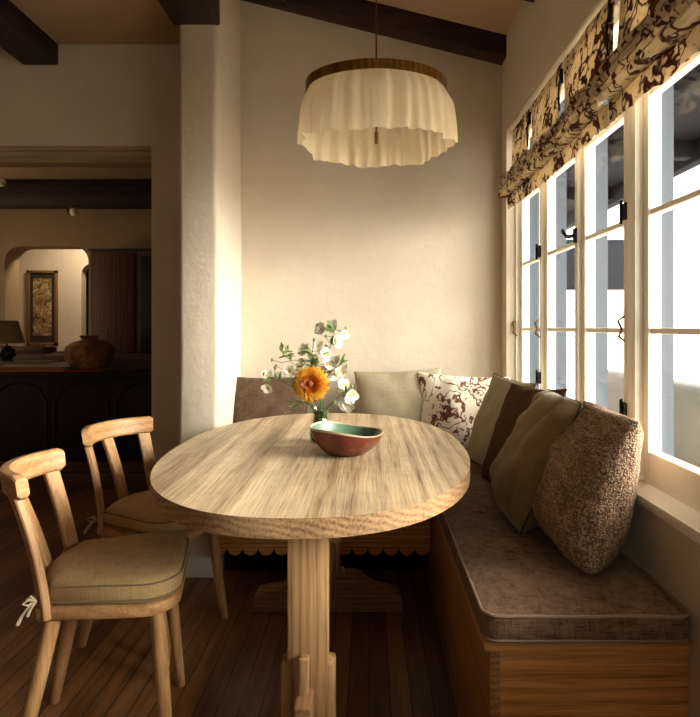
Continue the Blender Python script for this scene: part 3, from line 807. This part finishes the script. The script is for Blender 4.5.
# ---------------------------------------------------------------- bowl
bowl = empty('ceramic_bowl', (-.078, 2.02, .76)); tag(bowl, 'handmade bowl, red brown outside and green inside, on the table', 'bowl')
m_red = NT('red_clay'); nn = m_red.node('ShaderNodeTexNoise', Scale=14.0, Detail=5.0); m_red.l(m_red.mapping(), nn.inputs['Vector'])
m_red.l(m_red.ramp(nn.outputs[0], [(.35, hexc(70, 30, 18)), (.58, hexc(108, 50, 32)), (.68, hexc(132, 92, 70))]), m_red.b.inputs['Base Color']); m_red.rough(.4); m_red = m_red.m
m_green = NT('green_inside'); nn = m_green.node('ShaderNodeTexNoise', Scale=12.0, Detail=4.0); m_green.l(m_green.mapping(), nn.inputs['Vector'])
m_green.l(m_green.ramp(nn.outputs[0], [(.35, hexc(48, 78, 58)), (.65, hexc(92, 122, 94))]), m_green.b.inputs['Base Color']); m_green.rough(.35); m_green = m_green.m
m_rim = plain('pale_rim_glaze', hexc(178, 160, 130), .4)
def bt(p, a):
    h = p.z/.085
    return Vector((p.x, p.y, p.z + h*h*(.012*-cos(a+.3) + .004*sin(3*a+1) - .006*sin(a))))
bm = bmesh.new(); lathe(bm, [(0, .001), (.056, .0), (.066, .004), (.090, .020), (.110, .042), (.123, .066), (.128, .083)], 64, fn=bt); link('outer_wall', bm, m_red, bowl, angle=80)
bm = bmesh.new(); lathe(bm, [(.1235, .083), (.117, .064), (.103, .040), (.08, .020), (.03, .010), (0, .009)], 64, fn=bt); link('glazed_inside', bm, m_green, bowl, angle=80)
bm = bmesh.new(); lathe(bm, [(.128, .081), (.1292, .084), (.126, .0872), (.1228, .084), (.1235, .081)], 64, fn=bt); link('rim', bm, m_rim, bowl, angle=80)

# ---------------------------------------------------------------- vase and flowers
VX, VY = -.185, 2.22
def k2p(px, py, y=VY): return Vector(((px-369)*y/580, y, 1.2-(py-327)*y/580))
va = empty('flower_vase', (VX, VY, .76)); tag(va, 'small glass vase with green water holding flowers, behind the bowl', 'vase')
MV = NT('vase_glass'); MV.n.remove(MV.b); tr = MV.n.new('ShaderNodeBsdfTransparent'); tr.inputs[0].default_value = (.86, .92, .84, 1)
gl = MV.n.new('ShaderNodeBsdfGlossy'); gl.inputs['Roughness'].default_value = .04; mx = MV.n.new('ShaderNodeMixShader'); mx.inputs[0].default_value = .09
MV.l(tr.outputs[0], mx.inputs[1]); MV.l(gl.outputs[0], mx.inputs[2]); MV.l(mx.outputs[0], MV.out.inputs['Surface']); m_clear = MV.m
bm = bmesh.new(); lathe(bm, [(0, 0), (.040, 0), (.043, .006), (.045, .03), (.040, .06), (.030, .085), (.027, .10), (.034, .125), (.036, .13), (.034, .131), (.0315, .125), (.0245, .10), (.0275, .085), (.037, .06), (.042, .03), (.040, .008), (0, .006)], 32); link('glass_body', bm, m_clear, va, angle=80)
bm = bmesh.new(); lathe(bm, [(0, .008), (.036, .009), (.040, .03), (.0345, .06), (.026, .085), (.0235, .100), (.029, .120), (0, .120)], 24); link('green_water', bm, m_vase, va, angle=80)
NECK = Vector((VX, VY, .885))
def stem_curve(end, seed, bow=.03):
    rnd = random.Random(seed); end = Vector(end); side = Vector((rnd.uniform(-1, 1), rnd.uniform(-1, 1), rnd.uniform(.0, .6)))*bow
    st = NECK + Vector((rnd.uniform(-.015, .015), rnd.uniform(-.012, .012), -.035))
    return [st.lerp(end, t) + side*sin(pi*t) + Vector((0, 0, .03*sin(pi*t))) for t in [i/8 for i in range(9)]]
def leaf(bm, p, d, ln, wd, rnd):
    d = Vector(d).normalized(); s = d.cross(Vector((rnd.uniform(-.4, .4), rnd.uniform(-1, .2), 1))).normalized(); n = s.cross(d)
    pts = []
    for t, w in ((0, .15), (.25, .8), (.55, 1), (.8, .6), (1, .02)):
        c = p + d*ln*t + n*ln*.18*t*t*-1
        pts.append((c - s*wd*w*.5, c + n*wd*.15*w, c + s*wd*w*.5, c-n*wd*.05))
    vs = [[bm.verts.new(q) for q in r] for r in pts]
    for A, Bq in zip(vs, vs[1:]):
        for a, b in ((0, 1), (1, 2), (2, 3), (3, 0)): bm.faces.new((A[a], A[b], Bq[b], Bq[a]))
    bm.faces.new(vs[0][::-1]); bm.faces.new(vs[-1])
def blossom(bm, p, d, r, rnd, npet=6, cup=.7):
    d = Vector(d).normalized(); u = d.orthogonal().normalized(); w = d.cross(u)
    for lay, (rr, cu) in enumerate(((1, cup), (.75, cup+.7))):
        for k in range(npet):
            a = 2*pi*(k+.5*lay)/npet + rnd.uniform(-.2, .2); out = (u*cos(a)+w*sin(a)); tan = d.cross(out)
            dirv = (out + d*cu).normalized(); L = r*rr*rnd.uniform(.85, 1.15)
            rows = []
            for t, wd in ((0, .12), (.35, .42), (.7, .48), (.92, .28), (1, .05)):
                c = p + dirv*L*t + out*L*.18*t*t
                rows.append([bm.verts.new(c - tan*L*wd), bm.verts.new(c - (dirv.cross(tan))*L*.06*wd - d*L*.06), bm.verts.new(c + tan*L*wd)])
            for A, Bq in zip(rows, rows[1:]):
                for q in (0, 1): bm.faces.new((A[q], A[q+1], Bq[q+1], Bq[q]))
def ball(bm, p, r, sc=(1, 1, 1)):
    t = bmesh.new(); bmesh.ops.create_icosphere(t, subdivisions=2, radius=r)
    for v in t.verts: v.co = Vector((v.co.x*sc[0], v.co.y*sc[1], v.co.z*sc[2])) + Vector(p)
    merge(bm, t)
def sprig(name, end, seed, blooms, buds, leaves, label, cat='flower', rb=.024):
    rnd = random.Random(seed); root = empty(name, NECK); tag(root, label, cat, 'flowers in the vase')
    def add(n, bm, mat, par=None):
        for v in bm.verts: v.co -= NECK
        return link(n, bm, mat, par or root, angle=70)
    c = stem_curve(end, seed)
    bm = bmesh.new(); tube(bm, c, [.0024-.0010*i/8 for i in range(9)], 6)
    tips = []
    for (px, py, dy) in buds:
        e = k2p(px, py, VY+dy); base = min(c[3:], key=lambda q: (q-e).length + max(0, q.z-e.z+.01)*3)
        mid = base.lerp(e, .5)+Vector((0, 0, -.008)); tube(bm, [base, mid, e], [.0014, .0012, .001], 5); tips.append((e, (e-base).normalized()))
    fl = []
    for (px, py, dy) in blooms:
        e = k2p(px, py, VY+dy); base = min(c[3:], key=lambda q: (q-e).length); tube(bm, [base, base.lerp(e, .5)+Vector((0, 0, .006)), e], [.0016, .0014, .0014], 5)
        fl.append((e, (e-base).normalized() if (e-base).length > .005 else Vector((0, -1, .5))))
    add('stem', bm, m_grass)
    for e, d in fl:
        bm = bmesh.new(); dd = (d*.5 + Vector((rnd.uniform(-.5, .5), -.9, rnd.uniform(-.3, .5)))).normalized(); blossom(bm, e, dd, rb*rnd.uniform(.85, 1.2), rnd)
        f = add('blossom', bm, m_petal)
        bm = bmesh.new(); ball(bm, e+dd*.006, .005); add('blossom_center', bm, m_yellow, f)
    for e, d in tips:
        bm = bmesh.new(); ball(bm, e, .0062, (.8, .8, 1.3)); add('bud', bm, m_bud)
    for k in range(int(leaves*1.7)):
        p = c[rnd.randint(3, 8)]; d = Vector((rnd.uniform(-1, 1), rnd.uniform(-.8, .4), rnd.uniform(-.1, .9)))
        bm = bmesh.new(); leaf(bm, p, d, rnd.uniform(.03, .055), rnd.uniform(.010, .016), rnd); add('leaf', bm, m_leaf)
    return root
sprig('flower_sprig', k2p(335, 330), 11, [(322, 329, 0), (333, 328, .02), (343, 334, -.01), (336, 342, .01)], [(318, 325, 0), (326, 336, -.02), (346, 328, 0), (316, 332, .01)], 9, 'tallest white flower sprig rising above the other flowers')
sprig('flower_sprig', k2p(282, 352), 12, [(290, 371, -.02)], [(283, 346, 0), (288, 347, .01), (284, 354, -.01), (290, 356, .01), (272, 360, 0), (276, 366, .02)], 10, 'thin green sprig of small buds pointing to the upper left')
sprig('flower_sprig', k2p(268, 378), 13, [(268, 388, -.01), (267, 376, .01)], [(264, 374, 0), (275, 368, 0)], 7, 'low white flower sprig reaching farthest left', rb=.020)
sprig('flower_sprig', k2p(340, 365), 14, [(337, 362, 0), (342, 371, -.02), (334, 374, .01)], [(344, 359, 0), (347, 366, 0), (340, 356, .01)], 8, 'white flower sprig right of the orange bloom, pointing up')
sprig('flower_sprig', k2p(348, 394), 15, [(350, 395, -.01), (347, 403, 0), (343, 385, .01)], [(352, 386, 0)], 5, 'drooping white flower sprig at the right of the bouquet', rb=.026)
sprig('flower_sprig', k2p(312, 352), 16, [(326, 354, 0), (311, 358, .02), (318, 347, .01), (303, 362, -.01), (327, 364, .0), (305, 351, .01), (298, 370, .0), (320, 370, .01)], [(308, 345, 0), (314, 340, 0), (322, 343, .01)], 16, 'leafy white flower sprig in the middle of the bouquet')
sprig('flower_sprig', k2p(288, 412), 17, [], [], 7, 'bare green leafy stem bending down to the left of the vase', 'flower')
# orange bloom
ob = empty('orange_flower', NECK); tag(ob, 'large shaggy orange sunflower facing forward in the bouquet', 'flower', 'flowers in the vase')
OC = k2p(311, 384, VY-.05); OD = Vector((-.08, -1, .10)).normalized()
def addo(n, bm, mat, par=None):
    for v in bm.verts: v.co -= NECK
    return link(n, bm, mat, par or ob, angle=80)
bm = bmesh.new(); tube(bm, [NECK+Vector((0, 0, -.03)), NECK+Vector((0, .0, .03)), OC-OD*.03, OC-OD*.005], [.004, .004, .005, .012], 8); addo('stem', bm, m_grass)
MO = NT('orange_petals'); nn = MO.node('ShaderNodeTexNoise', Scale=25.0); MO.l(MO.mapping(), nn.inputs['Vector']); MO.l(MO.ramp(nn.outputs[0], [(.35, hexc(226, 134, 20)), (.65, hexc(246, 186, 58))]), MO.b.inputs['Base Color']); MO.rough(.6)
rnd = random.Random(5); u = OD.orthogonal().normalized(); w = OD.cross(u)
bm = bmesh.new()
for ring_i in range(13):
    rr = .010+ring_i*.0040; cnt = 16+ring_i*3
    for k in range(cnt):
        a = 2*pi*k/cnt + ring_i*.4 + rnd.uniform(-.12, .12); out = u*cos(a)+w*sin(a); lift = .95-.05*ring_i-.004*ring_i**2
        base = OC + out*rr*.35 + OD*(.004); tip = OC + out*(rr+.012*rnd.uniform(.7, 1.2)) + OD*(.030*lift+rnd.uniform(-.003, .003)); tan = OD.cross(out)
        mid = base.lerp(tip, .6)+OD*.005
        vs = [bm.verts.new(q) for q in (base - tan*.0015, mid-tan*.0040, tip-tan*.0016, tip+tan*.0016, mid+tan*.0040, base + tan*.0015)]
        ff = bm.faces.new(vs); ff.material_index = 1 if ring_i < 5 else 0
addo('petals', bm, [MO.m, plain('deep_orange_petals', hexc(196, 98, 14), .6)])
bm = bmesh.new(); t = bmesh.new(); bmesh.ops.create_icosphere(t, subdivisions=3, radius=.013)
for v in t.verts: v.co = OC + OD*.020 + v.co*(1+.12*noise.noise(v.co*400))
merge(bm, t); addo('flower_center', bm, plain('orange_center', hexc(128, 66, 18), .8))

# ---------------------------------------------------------------- pendant lamp
LX, LYY = .027, 2.15
la = empty('pendant_lamp', (LX, LYY, 2.1)); tag(la, 'oval pendant lamp with brass ring and gathered cream gauze shade', 'lamp')
bm = bmesh.new(); lathe(bm, [(1.0, 2.064-2.1), (1.0, 2.098-2.1), (.988, 2.098-2.1), (.988, 2.064-2.1), (1.0, 2.064-2.1)], 96)
for v in bm.verts: v.co.x *= .262; v.co.y *= .215
link('brass_ring', bm, m_brass, la, angle=30)
bm = bmesh.new(); NS = 240; rows = []
NR = 15
for j in range(NR):
    t = j/(NR-1); ring = []
    for k in range(NS):
        a = 2*pi*k/NS
        f = (noise.noise(Vector((cos(a)*3.6, sin(a)*3.6, .3)))*.9 + 1.2*noise.noise(Vector((cos(a)*7, sin(a)*7, 4+t*.5))) + .9*max(0, noise.noise(Vector((cos(a)*13, sin(a)*13, 7+t*.3)))) + .12*sin(31*a+6*sin(3*a)))
        amp = .005 + .017*t**.8
        puff = .020*min(1, t*4) + .008*t
        rx, ry = .252+puff+amp*f, .205+puff+amp*f
        drift = .05*noise.noise(Vector((cos(a)*3, sin(a)*3, t*2)))*t
        hem = -.240 - .012*abs(cos(a))*0 + .012*noise.noise(Vector((cos(a)*2.4, sin(a)*2.4, 9))) + .006*noise.noise(Vector((cos(a)*9, sin(a)*9, 2)))
        hem += .022*abs(cos(a))**8
        z = -.030 + (hem+.030)*t
        ring.append(bm.verts.new((rx*cos(a+drift), ry*sin(a+drift), z)))
    rows.append(ring)
for A, Bq in zip(rows, rows[1:]):
    for k in range(NS): bm.faces.new((A[k], A[(k+1) % NS], Bq[(k+1) % NS], Bq[k]))
sh = link('lamp_shade', bm, m_shade, la, angle=180)
bm = bmesh.new(); tube(bm, [(0, 0, -.19), (0, 0, .905)], .0035, 10); tube(bm, [(0, 0, -.220), (0, 0, -.180)], .007, 10); lathe(bm, [(0, .02), (.010, .02), (.013, 0), (.010, -.02), (0, -.02)], 16)
link('rod', bm, m_brass, la)
bm = bmesh.new()
for a in (0, pi/2, pi, 1.5*pi): tube(bm, [(0, 0, -.01), (.258*cos(a), .211*sin(a), -.01)], .0035, 8)
link('spider_arm', bm, m_brass, la)
bm = bmesh.new(); lathe(bm, [(0, .905), (.05, .90), (.055, .885), (.02, .868), (0, .866)], 24); link('ceiling_canopy', bm, m_brass, la)

# ---------------------------------------------------------------- living room things
# sideboard with arch panels
sb = empty('sideboard', (-2.15, 4.55, 0)); tag(sb, 'almost black sideboard with arched panels beyond the opening', 'sideboard')
bm = bmesh.new(); box(bm, -1.15, 1.12, -.2, .25, .19, .83, .004); link('body', bm, m_dark, sb)
bm = bmesh.new(); box(bm, -1.18, 1.15, -.24, .27, .83, .862, .006); link('top', bm, m_dark, sb)
bm = bmesh.new(); box(bm, -1.18, 1.15, -.26, .25, .0, .12, .006); box(bm, -1.17, 1.14, -.235, .25, .12, .15, .01); box(bm, -1.16, 1.13, -.215, .25, .15, .19, .008)
link('plinth', bm, wood('plinth_oak', hexc(58, 36, 22), hexc(88, 58, 36), hexc(110, 76, 50), 'x', 2, .5), sb)
for k in range(5):
    cx = -.93+k*.46; bm = bmesh.new()
    op = arch_poly(cx-.20, cx+.20, .24, .78, .19, 8)
    tube(bm, [(x, -.205, z) for x, z in op], .010, 8, True); link('arched_panel', bm, wood('arch_trim', hexc(26, 15, 9), hexc(42, 25, 15), hexc(58, 36, 22), 'z', 2, .5) if k == 0 else bpy.data.materials['arch_trim'], sb)
# jar
jx, jy = (89-369)*4.5/580, 4.5
MJ = NT('mottled_clay'); nn = MJ.node('ShaderNodeTexNoise', Scale=9.0, Detail=6.0, Roughness=.7); MJ.l(MJ.mapping(), nn.inputs['Vector']); MJ.l(MJ.ramp(nn.outputs[0], [(.35, hexc(62, 36, 20)), (.5, hexc(122, 78, 44)), (.65, hexc(180, 130, 82))]), MJ.b.inputs['Base Color']); MJ.rough(.75)
jar = empty('clay_jar', (jx, jy, .863)); tag(jar, 'round mottled clay jar with a narrow neck on the sideboard', 'jar')
bm = bmesh.new(); lathe(bm, [(0, 0), (.09, 0), (.13, .03), (.172, .09), (.182, .14), (.165, .19), (.12, .222), (.075, .236), (.055, .238)], 40, fn=lambda p, a: p+Vector((.006*sin(2*a), 0, .004*cos(a)))); link('body', bm, MJ.m, jar, angle=80)
bm = bmesh.new(); lathe(bm, [(.058, .232), (.054, .245), (.068, .262), (.072, .268), (.066, .271), (.048, .258), (.046, .235)], 40); link('neck', bm, MJ.m, jar, angle=80)
# books
def book(name, loc, rz, w, d, h, col, label):
    r = empty(name, loc, rz); tag(r, label, 'book', 'books lying on the sideboard')
    bm = bmesh.new(); box(bm, -w/2, w/2, -d/2, d/2, 0, .003); box(bm, -w/2, w/2, -d/2, d/2, h-.003, h); box(bm, -w/2, w/2, -d/2, -d/2+.003, 0, h); link('cover', bm, plain('book_cover', col, .6), r, smooth=False)
    bm = bmesh.new(); box(bm, -w/2+.003, w/2-.006, -d/2+.006, d/2-.006, .003, h-.003); link('pages', bm, bpy.data.materials.get('paper') or plain('paper', hexc(206, 190, 160), .9), r, smooth=False)
book('book', (-2.62, 4.50, .8625), .06, .60, .30, .035, hexc(160, 88, 50), 'large orange brown book, lowest of the stack under the black lamp')
book('book', (-2.50, 4.50, .898), -.05, .50, .26, .022, hexc(176, 164, 140), 'middle pale grey book of the stack on the sideboard')
book('book', (-2.64, 4.50, .9205), .04, .34, .24, .014, hexc(140, 120, 92), 'top thin tan book directly beneath the black lamp')
book('book', (-2.17, 4.46, .8625), .1, .26, .20, .012, hexc(176, 56, 28), 'thin red book between the book stack and the clay jar')
# table lamp
tl = empty('table_lamp', (-2.81, 4.5, .935)); tag(tl, 'table lamp with black knobbly base and tan cone shade on books', 'lamp')
bm = bmesh.new(); ball(bm, (0, 0, .06), .058)
for k in range(14):
    a = k*2.4; z = 1-2*(k+.5)/14; rr = math.sqrt(1-z*z); ball(bm, (.05*rr*cos(a), .05*rr*sin(a), .06+.05*z), .016)
tube(bm, [(0, 0, 0), (0, 0, .012)], .05, 20); tube(bm, [(0, 0, .11), (0, 0, .26)], .008, 10); link('lamp_base', bm, m_iron, tl, angle=80)
bm = bmesh.new(); lathe(bm, [(.125, .14), (.075, .315), (.073, .315), (.123, .14), (.125, .14)], 32); link('lamp_shade', bm, fabric('tan_shade', hexc(150, 126, 90), None, 200, .2, .3, trans=.3), tl, angle=80)
# sofa behind the sideboard
sf = empty('leather_sofa', (-2.45, 5.12, 0)); tag(sf, 'dark brown leather sofa behind the sideboard, only its back showing', 'sofa')
m_lea = plain('brown_leather', hexc(84, 50, 30), .45)
def lumpy(x0, x1, y0, y1, z0, z1, s):
    bm = bmesh.new(); box(bm, x0, x1, y0, y1, z0, z1, .05, 4); bmesh.ops.subdivide_edges(bm, edges=bm.edges[:], cuts=2, use_grid_fill=True)
    for v in bm.verts: v.co.z += .02*noise.noise(v.co*3+Vector((s, 0, 0)))
    return bm
link('backrest', lumpy(-1.3, 1.2, -.2, .05, .1, .965, 1), m_lea, sf); link('seat', lumpy(-1.2, 1.1, .05, .52, .1, .45, 2), m_lea, sf)
for x in (-1.4, 1.2): link('armrest', lumpy(x, x+.18, -.15, .52, .1, .68, 3), m_lea, sf)
def lc(x, w, s, zt): link('back_cushion', lumpy(x, x+w, .0, .22, .45, zt, s), m_lea, sf)
lc(-1.15, .75, 5, 1.03); lc(-.38, .75, 6, .98); lc(.39, .75, 7, .95)
for x in (-1.25, 1.15):
    for y in (-.1, .45):
        bm = bmesh.new(); box(bm, x-.03, x+.03, y-.03, y+.03, 0, .11, .004); link('leg', bm, m_dark, sf)
# framed picture in the hall
pic = empty('framed_picture', (-4.10, 7.285, 1.44)); tag(pic, 'framed abstract print hanging on the lit hall wall in the archway', 'picture')
bm = bmesh.new(); fw = .035
for (x0, x1, z0, z1) in ((-.19, -.19+fw, -.47, .47), (.19-fw, .19, -.47, .47), (-.19, .19, -.47, -.47+fw), (-.19, .19, .47-fw, .47)): box(bm, x0, x1, -.02, .012, z0, z1, .003)
link('frame', bm, wood('pic_frame', hexc(70, 48, 26), hexc(110, 80, 46), hexc(140, 106, 66), 'z', 3, .4), pic)
bm = bmesh.new(); box(bm, -.156, .156, -.005, .010, -.436, .436); link('mat_board', bm, plain('dark_mount', hexc(46, 34, 26), .8), pic, smooth=False)
MP = NT('print_art'); nn = MP.node('ShaderNodeTexNoise', Scale=14.0, Detail=6.0); nn.inputs['Distortion'].default_value = 1.5; MP.l(MP.mapping(), nn.inputs['Vector']); MP.l(MP.ramp(nn.outputs[0], [(.35, hexc(60, 44, 30)), (.5, hexc(140, 112, 74)), (.65, hexc(190, 168, 126))]), MP.b.inputs['Base Color'])
bm = bmesh.new(); box(bm, -.115, .115, -.009, -.004, -.35, .37); link('print', bm, MP.m, pic, smooth=False)
# dark door / armoire on far wall
ar = empty('dark_armoire', (-1.835, LY-.02, 0)); tag(ar, 'tall dark wooden armoire against the far wall right of the archway', 'armoire')
bm = bmesh.new(); box(bm, -.92, .9, -.35, .0, .05, 1.95, .006); link('body', bm, m_door, ar)
bm = bmesh.new(); box(bm, -.935, .91, -.36, .0, 1.95, 1.975, .006); link('cornice', bm, m_dark, ar)
bm = bmesh.new(); box(bm, -.935, .91, -.37, .0, 0, .06, .006); link('base', bm, m_dark, ar)
for x0, x1 in ((-.88, -.48),):
    bm = bmesh.new(); box(bm, x0, x1, -.366, -.345, .12, 1.93, .008); link('door', bm, m_door, ar)
bm = bmesh.new(); box(bm, -.42, .3, -.362, -.345, .9, 1.9, .006); link('glazed_door', bm, m_iron, ar)
# track lights (small ball spots)
for (px, py, lab) in ((74, 212, 'small white ball spotlight under the middle of the living room beam'), (1, 182, 'small white ball spotlight at the left edge of the frame')):
    y = 5.7 if px > 10 else 5.2; z = 1.2-(py-327)*y/580; x = (px-369)*y/580
    s = empty('spotlight', (x, y, z)); tag(s, lab, 'light', 'ball spotlights in the living room')
    bm = bmesh.new(); ball(bm, (0, 0, 0), .042); link('globe', bm, m_petal, s, angle=80)
    zt = 2.395 if px > 10 else 2.665
    bm = bmesh.new(); tube(bm, [(-.045, 0, -.0), (-.045, 0, .02), (-.02, .0, zt-z)], .012, 8); tube(bm, [(-.06, 0, 0), (-.03, 0, 0)], .032, 14); link('mount', bm, m_brass, s)
# assumed hall light, an unseen area lamp with no fixture
l = bpy.data.lights.new('assumed_hall_light', 'AREA'); l.size = .35; l.energy = 26; l.color = (1, .84, .62)
o = bpy.data.objects.new('assumed_hall_light', l); COL.objects.link(o); o.location = (-3.3, 6.75, 2.6)
